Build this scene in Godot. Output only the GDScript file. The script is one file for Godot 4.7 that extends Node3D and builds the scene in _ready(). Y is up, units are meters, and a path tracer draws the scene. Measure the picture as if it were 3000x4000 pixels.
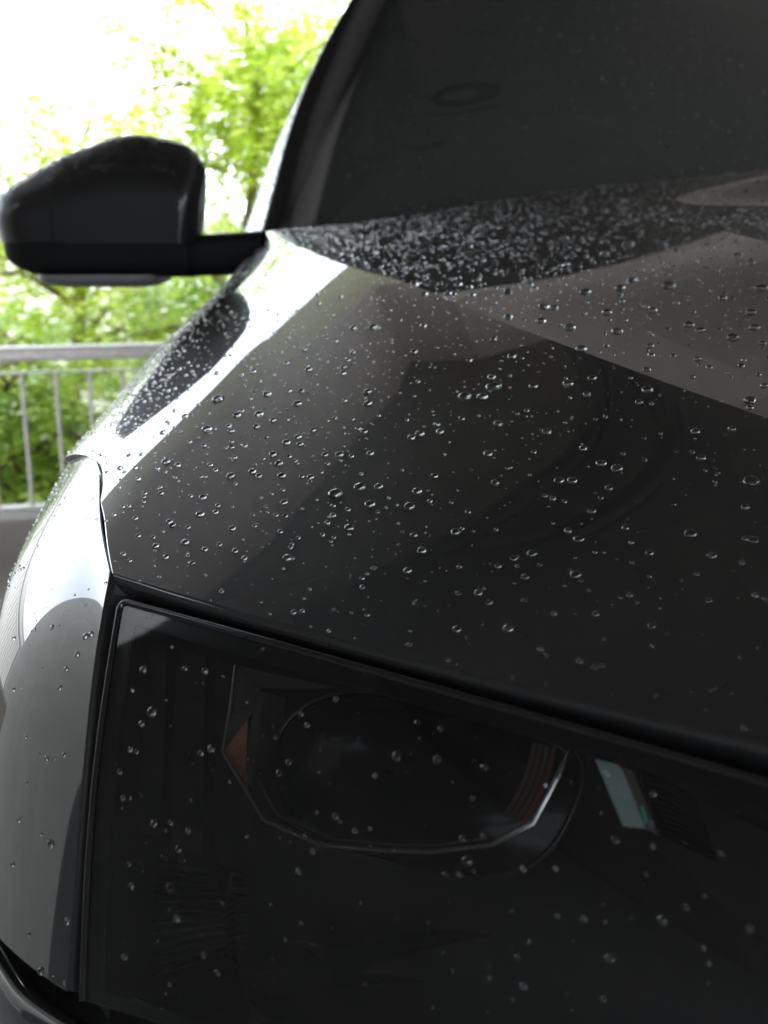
extends Node3D

# ---------------------------------------------------------------- helpers
var names := {}
var rng := RandomNumberGenerator.new()
var M := {}

func numbered(called: String) -> String:
	if not names.has(called):
		names[called] = 0
		return called
	names[called] += 1
	return "%s_%03d" % [called, names[called]]

func tag(o: Node, label: String, category := "", group := "", kind := "") -> Node:
	if label: o.set_meta("label", label)
	if category: o.set_meta("category", category)
	if group: o.set_meta("group", group)
	if kind: o.set_meta("kind", kind)
	return o

func thing(called: String, label: String, category: String, at := Vector3.ZERO, group := "") -> Node3D:
	var o := Node3D.new()
	o.name = numbered(called)
	add_child(o, true)
	o.position = at
	tag(o, label, category, group)
	return o

func obj(called: String, mesh: Mesh, mat: Material, parent: Node = self, at := Vector3.ZERO) -> MeshInstance3D:
	var o := MeshInstance3D.new()
	o.name = numbered(called) if parent == self else called
	o.mesh = mesh
	if mat: o.material_override = mat
	parent.add_child(o, true)
	o.position = at
	return o

func branch(called: String, parent: Node, at := Vector3.ZERO) -> Node3D:
	var o := Node3D.new()
	o.name = called
	parent.add_child(o, true)
	o.position = at
	return o

# smooth interpolating curve through values (natural cubic spline); knots may be uneven
class Spline:
	var xs: Array
	var ys: Array
	var m: Array
	func _init(knots: Array, values: Array) -> void:
		xs = knots
		ys = values
		var n := xs.size()
		m = []
		var zero = ys[0] - ys[0]
		var c := []
		var d := []
		for i in n:
			m.append(zero)
			c.append(0.0)
			d.append(zero)
		for i in range(1, n - 1):
			var h0: float = xs[i] - xs[i - 1]
			var h1: float = xs[i + 1] - xs[i]
			var w: float = 2.0 * (h0 + h1) - h0 * c[i - 1]
			c[i] = h1 / w
			d[i] = ((ys[i + 1] - ys[i]) / h1 * 6.0 - (ys[i] - ys[i - 1]) / h0 * 6.0 - d[i - 1] * h0) / w
		for i in range(n - 2, 0, -1):
			m[i] = d[i] - m[i + 1] * c[i]
	func at(x: float):
		var n := xs.size()
		if x <= xs[0]:
			var h: float = xs[1] - xs[0]
			return ys[0] + ((ys[1] - ys[0]) / h - m[1] * (h / 6.0)) * (x - xs[0])
		if x >= xs[n - 1]:
			var h: float = xs[n - 1] - xs[n - 2]
			return ys[n - 1] + ((ys[n - 1] - ys[n - 2]) / h + m[n - 2] * (h / 6.0)) * (x - xs[n - 1])
		var k := 0
		while k < n - 2 and x > xs[k + 1]: k += 1
		var g: float = xs[k + 1] - xs[k]
		var b: float = (x - xs[k]) / g
		var a := 1.0 - b
		return ys[k] * a + ys[k + 1] * b + (m[k] * (a * a * a - a) + m[k + 1] * (b * b * b - b)) * (g * g / 6.0)

# a smooth sheet through a net of points: rows[i][j]
class Net:
	var cols := []
	var us: Array
	var vs: Array
	func _init(u: Array, v: Array, rows: Array) -> void:
		us = u
		vs = v
		for j in v.size():
			var line := []
			for i in u.size(): line.append(rows[i][j])
			cols.append(Spline.new(us, line))
	func at(u: float, v: float) -> Vector3:
		var line := []
		for c in cols: line.append(c.at(u))
		return Spline.new(vs, line).at(v)

func steps(a: float, b: float, n: int) -> Array:
	var out := []
	for i in n + 1: out.append(lerpf(a, b, float(i) / n))
	return out

# grid of points -> triangles with smooth normals from the grid itself
func grid_into(st: SurfaceTool, pts: Array, flip := false, uv_scale := 1.0) -> void:
	var nu := pts.size()
	var nv: int = pts[0].size()
	var nor := []
	for i in nu:
		var line := []
		for j in nv:
			var du: Vector3 = pts[mini(i + 1, nu - 1)][j] - pts[maxi(i - 1, 0)][j]
			var dv: Vector3 = pts[i][mini(j + 1, nv - 1)] - pts[i][maxi(j - 1, 0)]
			var n := du.cross(dv)
			if n.length_squared() < 1e-18: n = Vector3.UP
			n = n.normalized()
			line.append(-n if flip else n)
		nor.append(line)
	for i in nu - 1:
		for j in nv - 1:
			var q := [[i, j], [i + 1, j], [i + 1, j + 1], [i, j + 1]]
			var order := [0, 1, 2, 0, 2, 3] if flip else [0, 2, 1, 0, 3, 2]
			for k in order:
				st.set_normal(nor[q[k][0]][q[k][1]])
				st.set_uv(Vector2(q[k][0], q[k][1]) * uv_scale)
				st.add_vertex(pts[q[k][0]][q[k][1]])

func begin() -> SurfaceTool:
	var st := SurfaceTool.new()
	st.begin(Mesh.PRIMITIVE_TRIANGLES)
	return st

func sheet_points(us: Array, vs: Array, f: Callable) -> Array:
	var pts := []
	for u in us:
		var line := []
		for v in vs: line.append(f.call(u, v))
		pts.append(line)
	return pts

func sheet(us: Array, vs: Array, f: Callable, flip := false) -> ArrayMesh:
	var st := begin()
	grid_into(st, sheet_points(us, vs, f), flip)
	return st.commit()

func tri(st: SurfaceTool, a: Vector3, b: Vector3, c: Vector3) -> void:
	var n := (c - a).cross(b - a)
	n = n.normalized() if n.length_squared() > 1e-20 else Vector3.UP
	for p in [a, b, c]:
		st.set_normal(n)
		st.set_uv(Vector2(p.x, p.z))
		st.add_vertex(p)

func quad(st: SurfaceTool, a: Vector3, b: Vector3, c: Vector3, d: Vector3) -> void:
	tri(st, a, b, c)
	tri(st, a, c, d)

# box with chamfered edges
func box_into(st: SurfaceTool, c: Vector3, s: Vector3, ch := 0.004, turn := Basis.IDENTITY) -> void:
	var h := s / 2.0
	ch = minf(ch, minf(h.x, minf(h.y, h.z)) * 0.9)
	var p := func(sx, sy, sz, ax): # corner points, one per axis the face belongs to
		var v := Vector3(sx * (h.x - (0.0 if ax == 0 else ch)), sy * (h.y - (0.0 if ax == 1 else ch)), sz * (h.z - (0.0 if ax == 2 else ch)))
		return c + turn * v
	var face := func(a, b, cc, d, n):
		if (cc - a).cross(b - a).dot(turn * n) < 0: quad(st, a, d, cc, b)
		else: quad(st, a, b, cc, d)
	for s1 in [-1, 1]:
		face.call(p.call(s1, -1, -1, 0), p.call(s1, 1, -1, 0), p.call(s1, 1, 1, 0), p.call(s1, -1, 1, 0), Vector3(s1, 0, 0))
		face.call(p.call(-1, s1, -1, 1), p.call(1, s1, -1, 1), p.call(1, s1, 1, 1), p.call(-1, s1, 1, 1), Vector3(0, s1, 0))
		face.call(p.call(-1, -1, s1, 2), p.call(1, -1, s1, 2), p.call(1, 1, s1, 2), p.call(-1, 1, s1, 2), Vector3(0, 0, s1))
		for s2 in [-1, 1]:
			face.call(p.call(s1, s2, -1, 0), p.call(s1, s2, 1, 0), p.call(s1, s2, 1, 1), p.call(s1, s2, -1, 1), Vector3(s1, s2, 0))
			face.call(p.call(s1, -1, s2, 0), p.call(s1, 1, s2, 0), p.call(s1, 1, s2, 2), p.call(s1, -1, s2, 2), Vector3(s1, 0, s2))
			face.call(p.call(-1, s1, s2, 1), p.call(1, s1, s2, 1), p.call(1, s1, s2, 2), p.call(-1, s1, s2, 2), Vector3(0, s1, s2))
			for s3 in [-1, 1]:
				var a: Vector3 = p.call(s1, s2, s3, 0)
				var b: Vector3 = p.call(s1, s2, s3, 1)
				var d: Vector3 = p.call(s1, s2, s3, 2)
				if (d - a).cross(b - a).dot(turn * Vector3(s1, s2, s3)) < 0: tri(st, a, d, b)
				else: tri(st, a, b, d)

func box(c: Vector3, s: Vector3, ch := 0.004, turn := Basis.IDENTITY) -> ArrayMesh:
	var st := begin()
	box_into(st, c, s, ch, turn)
	return st.commit()

func tube_into(st: SurfaceTool, path: Array, radius, sides := 8) -> void:
	var pts := []
	var n := path.size()
	var up := Vector3.UP
	for i in n:
		var d: Vector3 = (path[mini(i + 1, n - 1)] - path[maxi(i - 1, 0)]).normalized()
		if absf(d.dot(up)) > 0.95: up = Vector3.RIGHT
		var e1 := d.cross(up).normalized()
		var e2 := e1.cross(d)
		up = e2
		var r: float = radius[i] if radius is Array else radius
		var ring := []
		for k in sides + 1:
			var a := TAU * k / sides
			ring.append(path[i] + (e1 * cos(a) + e2 * sin(a)) * r)
		pts.append(ring)
	grid_into(st, pts, true)

func tube(path: Array, radius, sides := 8) -> ArrayMesh:
	var st := begin()
	tube_into(st, path, radius, sides)
	return st.commit()

# ---------------------------------------------------------------- the shape of the car (metres; the car points along +z, its middle at x = 0.62)
const MID := 0.62
const ZK := [-1.9, -1.65, -1.4, -1.2, -1.05, -0.92, -0.8, -0.68]
var shoulder := Spline.new(ZK, [-0.190, -0.141, -0.125, -0.122, -0.117, -0.139, -0.175, -0.200])
var flank := Spline.new(ZK, [-0.268, -0.290, -0.332, -0.338, -0.339, -0.325, -0.289, -0.229])
var roll_drop := Spline.new(ZK, [0.155, 0.170, 0.157, 0.141, 0.111, 0.085, 0.062, 0.050])
var side_edge := Spline.new([-1.9, -1.65, -1.4, -1.2, -1.05, -0.95, -0.881, -0.816, -0.772, -0.72, -0.672], [-0.265, -0.284, -0.322, -0.331, -0.312, -0.264, -0.233, -0.218, -0.204, -0.189, -0.174])
var rear_line := Spline.new([-0.3, -0.215, -0.038, 0.064, 0.166, 0.33, 0.436, 0.62], [-1.94, -1.905, -1.885, -1.9, -1.945, -1.925, -1.84, -1.72])
var crease := Spline.new([-1.748, -1.496, -1.236, -1.051, -0.916, -0.82, -0.744, -0.5, -0.3], [-0.164, -0.068, 0.039, 0.113, 0.176, 0.223, 0.263, 0.38, 0.46])
var ridge := Spline.new([-1.8, -1.608, -1.508, -1.302, -1.253, -1.0, -0.7, -0.4], [0.19, 0.29, 0.345, 0.412, 0.426, 0.48, 0.52, 0.55])

func crease_x(z: float) -> float:
	return minf(maxf(float(crease.at(z)), float(shoulder.at(minf(z, -0.66))) + 0.012), MID - 0.1)

func ridge_x(z: float) -> float:
	return clampf(float(ridge.at(z)), crease_x(z) + 0.03, MID - 0.03)

func skin_y(x: float, z: float) -> float:
	var s := -(z + 0.62)
	var y := 0.8687 + 0.23 * s - 0.0475 * s * s + 0.17 * (x + 0.036)
	var q := maxf(x - crease_x(z), 0.0)
	y += -lerpf(0.075, 0.15, smoothstep(-1.2, -0.8, z)) * q + 0.065 * q * q
	var q2 := maxf(x - float(ridge.at(z)), 0.0)
	y -= 0.10 * q2 * smoothstep(-1.7, -1.5, z)
	return y

func front_z(x: float) -> float:
	return -0.546 + 0.70 * x - 0.24 * x * x

# a: -1..0 the rolled side, 0..1 the flat facet, 1..2 between the two creases, 2..3 the top; t: 0 at the windscreen, 1 at the nose
func bonnet(a: float, t: float) -> Vector3:
	var z := lerpf(-1.9, -0.6, t)
	var x := 0.0
	for k in 5:
		var zc := minf(z, -0.66)
		var sh: float = shoulder.at(zc)
		var fl: float = flank.at(zc)
		var xe: float = side_edge.at(zc)
		var from := maxf(sh, xe + 0.003)
		if a <= 0.0:
			if xe < sh - 0.003: x = lerpf(sh, fl, sin(-a * asin(minf((sh - xe) / (sh - fl), 0.99))))
			else: x = lerpf(from, xe, -a)
		elif a <= 1.0: x = lerpf(from, crease_x(z), a)
		elif a <= 2.0: x = lerpf(crease_x(z), ridge_x(z), a - 1.0)
		else: x = lerpf(ridge_x(z), MID, a - 2.0)
		x = minf(x, MID)
		z = lerpf(rear_line.at(x), front_z(x), t)
	var y := skin_y(x, z)
	var zc := minf(z, -0.66)
	var s0: float = shoulder.at(zc)
	var q := clampf((s0 - x) / (s0 - float(flank.at(zc))), 0.0, 0.9999)
	return Vector3(x, y - float(roll_drop.at(zc)) * (1.0 - sqrt(1.0 - q * q)), z)

func mirrored(p: Vector3) -> Vector3:
	return Vector3(2.0 * MID - p.x, p.y, p.z)

var wing: Net
func make_wing() -> void:
	var ts := [1.0, 0.93, 0.84, 0.72, 0.42, 0.0]
	var v1 := [Vector3(-0.178, 0.809, -0.621), Vector3(-0.235, 0.818, -0.70), Vector3(-0.292, 0.808, -0.82), Vector3(-0.325, 0.80, -0.98), Vector3(-0.33, 0.82, -1.25), Vector3(-0.31, 0.86, -2.0)]
	var v2 := [Vector3(-0.179, 0.727, -0.568), Vector3(-0.245, 0.725, -0.64), Vector3(-0.31, 0.718, -0.755), Vector3(-0.352, 0.71, -0.93), Vector3(-0.365, 0.71, -1.22), Vector3(-0.36, 0.71, -2.0)]
	var v3 := [Vector3(-0.176, 0.666, -0.52), Vector3(-0.236, 0.655, -0.582), Vector3(-0.318, 0.645, -0.71), Vector3(-0.365, 0.63, -0.9), Vector3(-0.375, 0.62, -1.2), Vector3(-0.37, 0.6, -2.0)]
	var rows := []
	for i in 6:
		var e := bonnet(-1.0, ts[i])
		var e2 := bonnet(-0.9, ts[i])
		rows.append([e + (e - e2).normalized() * 0.0035, v1[i], v2[i], v3[i]])
	wing = Net.new([0.0, 0.2, 0.4, 0.6, 0.8, 1.0], [0.0, 0.36, 0.72, 1.0], rows)

# the lamp's own axes: along the bonnet edge, down the face, into the car
const LAMP_AT := Vector3(-0.1654, 0.8476, -0.6521)
const LAMP_A := Vector3(0.8168, 0.0002, 0.5769)
const LAMP_B := Vector3(-0.3189, -0.8331, 0.4519)
const LAMP_N := Vector3(-0.4807, 0.5531, 0.6805)
func lamp(a: float, b: float, c := 0.0) -> Vector3:
	return LAMP_AT + LAMP_A * a + LAMP_B * b - LAMP_N * c

func lens(u: float, v: float) -> Vector3: # u 0..1 along the top (0.55 m), v 0..1 down
	var a := lerpf(0.0, 0.54, u) + 0.086 * v * (1.0 - 0.7 * u)
	var b := v * lerpf(0.213, 0.127, u)
	var bulge := 0.007 * sin(PI * clampf(v, 0, 1)) + 0.006 * sin(PI * clampf(u, 0, 1))
	return lamp(a, b, -bulge)

# ---------------------------------------------------------------- materials
func noise_tex(freq: float, octaves: int, seed_: int, ramp: Array = [], size := 512, normal := false, strength := 4.0) -> NoiseTexture2D:
	var n := FastNoiseLite.new()
	n.noise_type = FastNoiseLite.TYPE_SIMPLEX_SMOOTH
	n.frequency = freq
	n.fractal_octaves = octaves
	n.seed = seed_
	var t := NoiseTexture2D.new()
	t.width = size
	t.height = size
	t.seamless = true
	t.noise = n
	if normal:
		t.as_normal_map = true
		t.bump_strength = strength
	elif ramp.size():
		var g := Gradient.new()
		g.set_color(0, ramp[0])
		g.set_color(1, ramp[1])
		t.color_ramp = g
	return t

func mat(c: Color, rough := 0.6, metal := 0.0) -> StandardMaterial3D:
	var m := StandardMaterial3D.new()
	m.albedo_color = c.linear_to_srgb()
	m.roughness = rough
	m.metallic = metal
	return m

func textured(m: StandardMaterial3D, t: Texture2D, scale: float) -> StandardMaterial3D:
	m.albedo_texture = t
	m.uv1_triplanar = true
	m.uv1_world_triplanar = true
	m.uv1_scale = Vector3.ONE * scale
	return m

func make_materials() -> void:
	var p := mat(Color(0.017, 0.0165, 0.0162), 0.4, 0.3)
	p.metallic_specular = 0.1
	p.clearcoat_enabled = true
	p.clearcoat = 1.0
	p.clearcoat_roughness = 0.01
	M.paint = p
	M.gloss_black = mat(Color(0.006, 0.006, 0.006), 0.12)
	M.satin_black = mat(Color(0.012, 0.012, 0.012), 0.45)
	M.matte_black = mat(Color(0.008, 0.008, 0.008), 0.9)
	M.mirror_black = mat(Color(0.0025, 0.0025, 0.0025), 0.7)
	M.mirror_black.metallic_specular = 0.2
	var cp := mat(Color(0.004, 0.0037, 0.0036), 0.5)
	cp.metallic_specular = 0.25
	cp.clearcoat_enabled = true
	cp.clearcoat = 0.3
	cp.clearcoat_roughness = 0.08
	M.mirror_shell = cp
	M.pipe = mat(Color(0.05, 0.05, 0.05), 0.6)
	M.rubber = mat(Color(0.02, 0.019, 0.018), 0.75)
	M.plate = textured(mat(Color(1, 1, 1), 0.4), noise_tex(0.05, 4, 55, [Color(0.2, 0.2, 0.2), Color(0.36, 0.36, 0.36)]), 8.0)
	M.trim = textured(mat(Color(1, 1, 1), 0.6), noise_tex(0.02, 4, 5, [Color(0.24, 0.225, 0.22), Color(0.34, 0.32, 0.315)]), 6.0)
	var g := mat(Color(0.03, 0.031, 0.029), 0.24)
	g.transparency = BaseMaterial3D.TRANSPARENCY_ALPHA
	g.albedo_color.a = 0.99
	M.glass = g
	var lg := mat(Color(0.003, 0.003, 0.003), 0.02)
	lg.transparency = BaseMaterial3D.TRANSPARENCY_ALPHA
	lg.albedo_color.a = 0.55
	M.lens = lg
	M.chrome = mat(Color(0.5, 0.5, 0.5), 0.12, 1.0)
	M.dark_chrome = mat(Color(0.12, 0.12, 0.12), 0.15, 1.0)
	M.smoke = mat(Color(0.1, 0.1, 0.095), 0.3, 0.9)
	M.copper = mat(Color(0.42, 0.2, 0.15), 0.35, 0.9)
	M.diffuser = mat(Color(0.62, 0.68, 0.66), 0.55)
	M.bronze = mat(Color(0.2, 0.17, 0.15), 0.4, 0.6)
	M.collar = mat(Color(0.035, 0.031, 0.028), 0.4, 0.5)
	M.teal = mat(Color(0.12, 0.7, 0.5), 0.2, 0.3)
	M.projector = mat(Color(0.008, 0.008, 0.008), 0.15)
	M.projector.metallic_specular = 0.25
	M.frit = mat(Color(0.01, 0.01, 0.01), 0.3)
	M.mark = mat(Color(0.004, 0.004, 0.004), 0.9)
	var w := mat(Color(1, 1, 1), 0.0)
	w.transparency = BaseMaterial3D.TRANSPARENCY_ALPHA
	w.albedo_color.a = 0.0
	w.refraction_enabled = true
	w.refraction_scale = 0.033
	M.water = w
	M.concrete = textured(mat(Color(1, 1, 1), 0.85), noise_tex(0.012, 5, 3, [Color(0.42, 0.4, 0.37), Color(0.58, 0.55, 0.51)]), 0.6)
	M.ceiling = textured(mat(Color(1, 1, 1), 0.9), noise_tex(0.012, 5, 9, [Color(0.76, 0.71, 0.69), Color(0.84, 0.79, 0.77)]), 0.5)
	M.soffit = textured(mat(Color(1, 1, 1), 0.9), noise_tex(0.012, 5, 19, [Color(0.42, 0.40, 0.39), Color(0.52, 0.50, 0.485)]), 0.5)
	M.plaster = textured(mat(Color(1, 1, 1), 0.9), noise_tex(0.012, 5, 29, [Color(0.80, 0.80, 0.79), Color(0.88, 0.88, 0.87)]), 0.5)
	M.dark_wall = textured(mat(Color(1, 1, 1), 0.9), noise_tex(0.012, 5, 39, [Color(0.33, 0.325, 0.32), Color(0.43, 0.42, 0.41)]), 0.5)
	M.floor = textured(mat(Color(1, 1, 1), 0.8), noise_tex(0.015, 5, 13, [Color(0.42, 0.41, 0.40), Color(0.58, 0.56, 0.54)]), 0.7)
	M.earth = textured(mat(Color(1, 1, 1), 0.95), noise_tex(0.03, 5, 21, [Color(0.42, 0.41, 0.38), Color(0.58, 0.56, 0.53)]), 0.5)
	M.rail = textured(mat(Color(1, 1, 1), 0.45, 0.3), noise_tex(0.02, 4, 31, [Color(0.72, 0.69, 0.67), Color(0.85, 0.82, 0.80)]), 3.0)
	M.bark = textured(mat(Color(1, 1, 1), 0.95), noise_tex(0.05, 4, 41, [Color(0.32, 0.26, 0.2), Color(0.55, 0.47, 0.4)]), 4.0)
	var l := mat(Color(1, 1, 1), 0.5)
	l.vertex_color_use_as_albedo = true
	l.backlight_enabled = true
	l.backlight = Color(0.9, 0.9, 0.9)
	M.leaf = l

# ---------------------------------------------------------------- car
var car: Node3D
func build_car() -> void:
	car = thing("car", "dark grey glossy car beaded with rain, parked under the roof", "car")
	make_wing()
	# bonnet
	var st := begin()
	var ts := steps(0, 1, 110)
	var cols := steps(-1, 0, 44) + steps(0, 1, 26)
	for k in 2:
		var put := func(a: float, t: float) -> Vector3:
			var p := bonnet(a, t)
			return mirrored(p) if k == 1 else p
		grid_into(st, sheet_points(cols, ts, put), k == 0)
		grid_into(st, sheet_points(steps(1, 2, 26), ts, put), k == 0)
		grid_into(st, sheet_points(steps(2, 3, 16), ts, put), k == 0)
		# the folded lip along the nose and along the side
		var lip := func(a: float, b: float) -> Vector3:
			var e := bonnet(a, 1.0)
			var d := (e - bonnet(a, 0.995)).normalized()
			var n := Vector3(0, 1, 0).slide(d).normalized()
			var ang := minf(b, 1.0) * PI * 0.55
			var r := 0.0045
			var p := e + d * r * sin(ang) - n * r * (1.0 - cos(ang))
			if b > 1.0: p += (-n - d * 0.5) * 0.02 * (b - 1.0)
			return mirrored(p) if k == 1 else p
		grid_into(st, sheet_points(steps(-1, 3, 120), steps(0, 1, 6) + [2.0], lip), k == 0)
		var side := func(b: float, t: float) -> Vector3:
			var e := bonnet(-1.0, t)
			var d := (e - bonnet(-0.98, t)).normalized()
			var n := (bonnet(-1.0, minf(t + 0.01, 1.0)) - bonnet(-1.0, minf(t + 0.01, 1.0) - 0.02)).cross(d).normalized()
			if n.y > 0: n = -n
			var ang := minf(b, 1.0) * PI * 0.5
			var r := 0.002
			var p := e + d * r * sin(ang) + n * r * (1.0 - cos(ang))
			if b > 1.0: p += n * 0.015 * (b - 1.0)
			return mirrored(p) if k == 1 else p
		grid_into(st, sheet_points(steps(0, 1, 4) + [2.0], ts, side), k == 1)
	obj("bonnet", st.commit(), M.paint, car)
	# wings
	for k in 2:
		var put := func(u: float, v: float) -> Vector3:
			var p := wing.at(u, v)
			return mirrored(p) if k == 1 else p
		var pts := sheet_points(steps(0, 0.5, 50) + steps(0.5, 1, 30).slice(1), steps(0, 1, 60), put)
		var ws := begin()
		grid_into(ws, pts, k == 0)
		# returned edges at the lamp and along the top
		for edge in 3:
			var line := []
			for i in 81:
				var f := i / 80.0
				var e: Vector3
				var d: Vector3
				if edge == 0:
					e = wing.at(0, f)
					d = (e - wing.at(0.02, f)).normalized()
				elif edge == 1:
					e = wing.at(f, 0)
					d = (e - wing.at(f, 0.02)).normalized()
				else:
					e = wing.at(f, 1)
					d = (e - wing.at(f, 0.98)).normalized()
				var nn: Vector3 = (wing.at(minf(f + 0.02, 1), 0.1) - wing.at(f, 0.1)).cross(wing.at(f, 0.2) - wing.at(f, 0.1)).normalized()
				if edge == 0: nn = (wing.at(0.03, f) - wing.at(0, f)).cross(wing.at(0, f + 0.02) - wing.at(0, f)).normalized()
				elif edge == 2: nn = (wing.at(f + 0.02, 1) - wing.at(f, 1)).cross(wing.at(f, 1) - wing.at(f, 0.97)).normalized()
				if nn.x > 0: nn = -nn
				nn = -nn
				var r := 0.0035 if edge == 0 else 0.0015
				var row := []
				for b in 6:
					var ang := minf(b / 4.0, 1.0) * PI * 0.5
					var p := e + d * r * sin(ang) + nn * r * (1.0 - cos(ang))
					if b == 5: p += nn * (0.03 if edge == 0 else 0.012)
					row.append(mirrored(p) if k == 1 else p)
				line.append(row)
			grid_into(ws, line, (k == 0) == (edge == 1))
		obj("front_wing", ws.commit(), M.paint, car)
	build_lamp()
	build_screen()
	build_mirror()
	build_body()

func ngon(st: SurfaceTool, pts: Array, depth := 0.0) -> void: # flat piece on the lamp's plane from [a, b] pairs at a depth
	var q := PackedVector2Array()
	for p in pts: q.append(Vector2(p[0], p[1]))
	var idx := Geometry2D.triangulate_polygon(q)
	for i in range(0, idx.size(), 3):
		var a := lamp(q[idx[i]].x, q[idx[i]].y, depth)
		var b := lamp(q[idx[i + 1]].x, q[idx[i + 1]].y, depth)
		var c := lamp(q[idx[i + 2]].x, q[idx[i + 2]].y, depth)
		if (c - a).cross(b - a).dot(LAMP_N) < 0: tri(st, a, c, b)
		else: tri(st, a, b, c)

func build_lamp() -> void:
	var h := branch("headlamp", car)
	# clear cover
	obj("lens_cover", sheet(steps(0, 1, 60), steps(0, 1, 40), lens, true), M.lens, h)
	# black painted border behind the cover and its rounded rim
	var st := begin()
	var inner := func(u: float, v: float) -> Vector3:
		return lens(u, v) - LAMP_N * 0.002
	grid_into(st, sheet_points(steps(0, 1, 40), steps(0, 0.055, 3), inner), true)
	grid_into(st, sheet_points(steps(0, 0.028, 3), steps(0.055, 1, 30), inner), true)
	grid_into(st, sheet_points(steps(0.028, 1, 30), steps(0.97, 1, 2), inner), true)
	obj("lens_border", st.commit(), M.gloss_black, h)
	var rim := []
	for v in steps(1.0, 0.03, 40): rim.append(lens(0, v))
	for k in 6:
		var an := PI / 2 * k / 5.0
		rim.append(lens(0.012 * (1 - cos(an)), 0.03 * (1 - sin(an))))
	for u in steps(0.02, 1, 40): rim.append(lens(u, 0))
	obj("lens_rim", tube(rim, 0.0022, 8), M.gloss_black, h)
	var bead := []
	for v in steps(0.96, 0.055, 40): bead.append(lens(0.028, v) - LAMP_N * 0.001)
	for u in steps(0.03, 0.98, 40): bead.append(lens(u, 0.055) - LAMP_N * 0.001)
	obj("inner_bead", tube(bead, 0.0009, 6), M.gloss_black, h)
	# housing bowl
	st = begin()
	var wall := func(u: float, w: float) -> Vector3:
		var p: Vector3
		if u < 1.0: p = lens(u, 0.0)
		elif u < 2.0: p = lens(1.0, u - 1.0)
		elif u < 3.0: p = lens(3.0 - u, 1.0)
		else: p = lens(0.0, 4.0 - u)
		return p - LAMP_N * (0.003 + w * 0.09)
	grid_into(st, sheet_points(steps(0, 1, 20) + steps(1, 2, 10) + steps(2, 3, 20) + steps(3, 4, 10), steps(0, 1, 2), wall), true)
	var back := func(u: float, v: float) -> Vector3:
		return lens(u, v) - LAMP_N * 0.08
	grid_into(st, sheet_points(steps(0, 1, 12), steps(0, 1, 8), back), true)
	obj("lamp_housing", st.commit(), M.satin_black, h)
	# upright bands of the inner bezel on the outer side
	st = begin()
	for s in [[0.012, 0.020, 0.034], [0.0345, 0.026, 0.046], [0.061, 0.034, 0.062]]:
		var strip := func(k: float, v: float) -> Vector3:
			return lamp(lerpf(s[0], s[0] + s[2] - s[1], k) + 0.05 * v, 0.016 + 0.108 * v, s[1] + 0.006 * k)
		grid_into(st, sheet_points(steps(0, 1, 2), steps(0, 1, 12), strip), true)
	obj("bezel_band", st.commit(), M.gloss_black, h)
	# faceted frame round the projector
	var outer := [[0.0934, 0.0164, 0.015], [0.1039, 0.0438, 0.012], [0.1090, 0.0654, 0.012], [0.1304, 0.0781, 0.012], [0.1508, 0.0913, 0.012], [0.1905, 0.0922, 0.012], [0.2279, 0.0833, 0.012], [0.2534, 0.0757, 0.012], [0.2837, 0.0622, 0.012], [0.3006, 0.0467, 0.012], [0.3039, 0.0307, 0.012], [0.308, 0.0101, 0.012], [0.298, 0.0078, 0.012]]
	var frame := []
	for p in outer: frame.append(lamp(p[0], p[1], p[2]))
	obj("projector_frame", tube(frame, 0.0012, 6), M.chrome, h)
	var second := []
	for p in outer.slice(3): second.append(lamp(p[0] + (0.2 - p[0]) * 0.03, p[1] - 0.004, p[2] + 0.01))
	obj("projector_frame", tube(second, 0.0006, 6), M.chrome, h)
	# plane facets: smoke-grey panels and the coppery one
	st = begin()
	var A := lamp(0.0934, 0.0164, 0.015)
	var B := lamp(0.1137, 0.0243, 0.019)
	var Cc := lamp(0.1120, 0.0391, 0.021)
	var D := lamp(0.1078, 0.0655, 0.0135)
	quad(st, A, B, Cc, D)
	obj("reflector_facet", st.commit(), M.smoke, h)
	st = begin()
	tri(st, A + LAMP_A * 0.002, lamp(0.1684, 0.0121, 0.015), B + LAMP_A * 0.001)
	obj("reflector_facet", st.commit(), M.smoke, h)
	st = begin()
	var fan := [lamp(0.1097, 0.039, 0.020), lamp(0.1157, 0.0563, 0.021), lamp(0.1214, 0.0698, 0.021), lamp(0.1313, 0.0837, 0.020)]
	var tip := lamp(0.1060, 0.0655, 0.016)
	var low := lamp(0.1243, 0.0783, 0.018)
	tri(st, tip, fan[0], fan[1])
	tri(st, tip, fan[1], fan[2])
	tri(st, tip, fan[2], low)
	tri(st, low, fan[2], fan[3])
	obj("copper_reflector", st.commit(), M.copper, h)
	# side wall that drops from the frame to the big lens
	var lip_a := [[0.1032, 0.0265], [0.1061, 0.0415], [0.1102, 0.059], [0.1188, 0.0763], [0.1283, 0.0855], [0.138, 0.0921]]
	st = begin()
	var line := []
	for i in lip_a.size():
		line.append([lamp(lip_a[i][0], lip_a[i][1], 0.03), lamp(lip_a[i][0] + 0.005, lip_a[i][1] - 0.001, 0.033), lamp(lip_a[i][0] + 0.007, lip_a[i][1] - 0.002, 0.05)])
	grid_into(st, line, false)
	obj("lens_collar", st.commit(), M.collar, h)
	# the big projector lens, gently domed
	var dome := func(r: float, an: float) -> Vector3:
		var ca := cos(an)
		var sa := sin(an)
		var x := signf(ca) * pow(absf(ca), 0.62)
		var y := signf(sa) * pow(absf(sa), 0.72)
		return lamp(0.205 + 0.094 * x * r - 0.008 * y * r, 0.046 + 0.046 * y * r - 0.008 * x * r, 0.055 - 0.024 * (1.0 - r * r))
	obj("projector_lens", sheet(steps(0.0, 1, 20), steps(0, TAU, 72), dome, true), M.projector, h)
	var ring := []
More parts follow.
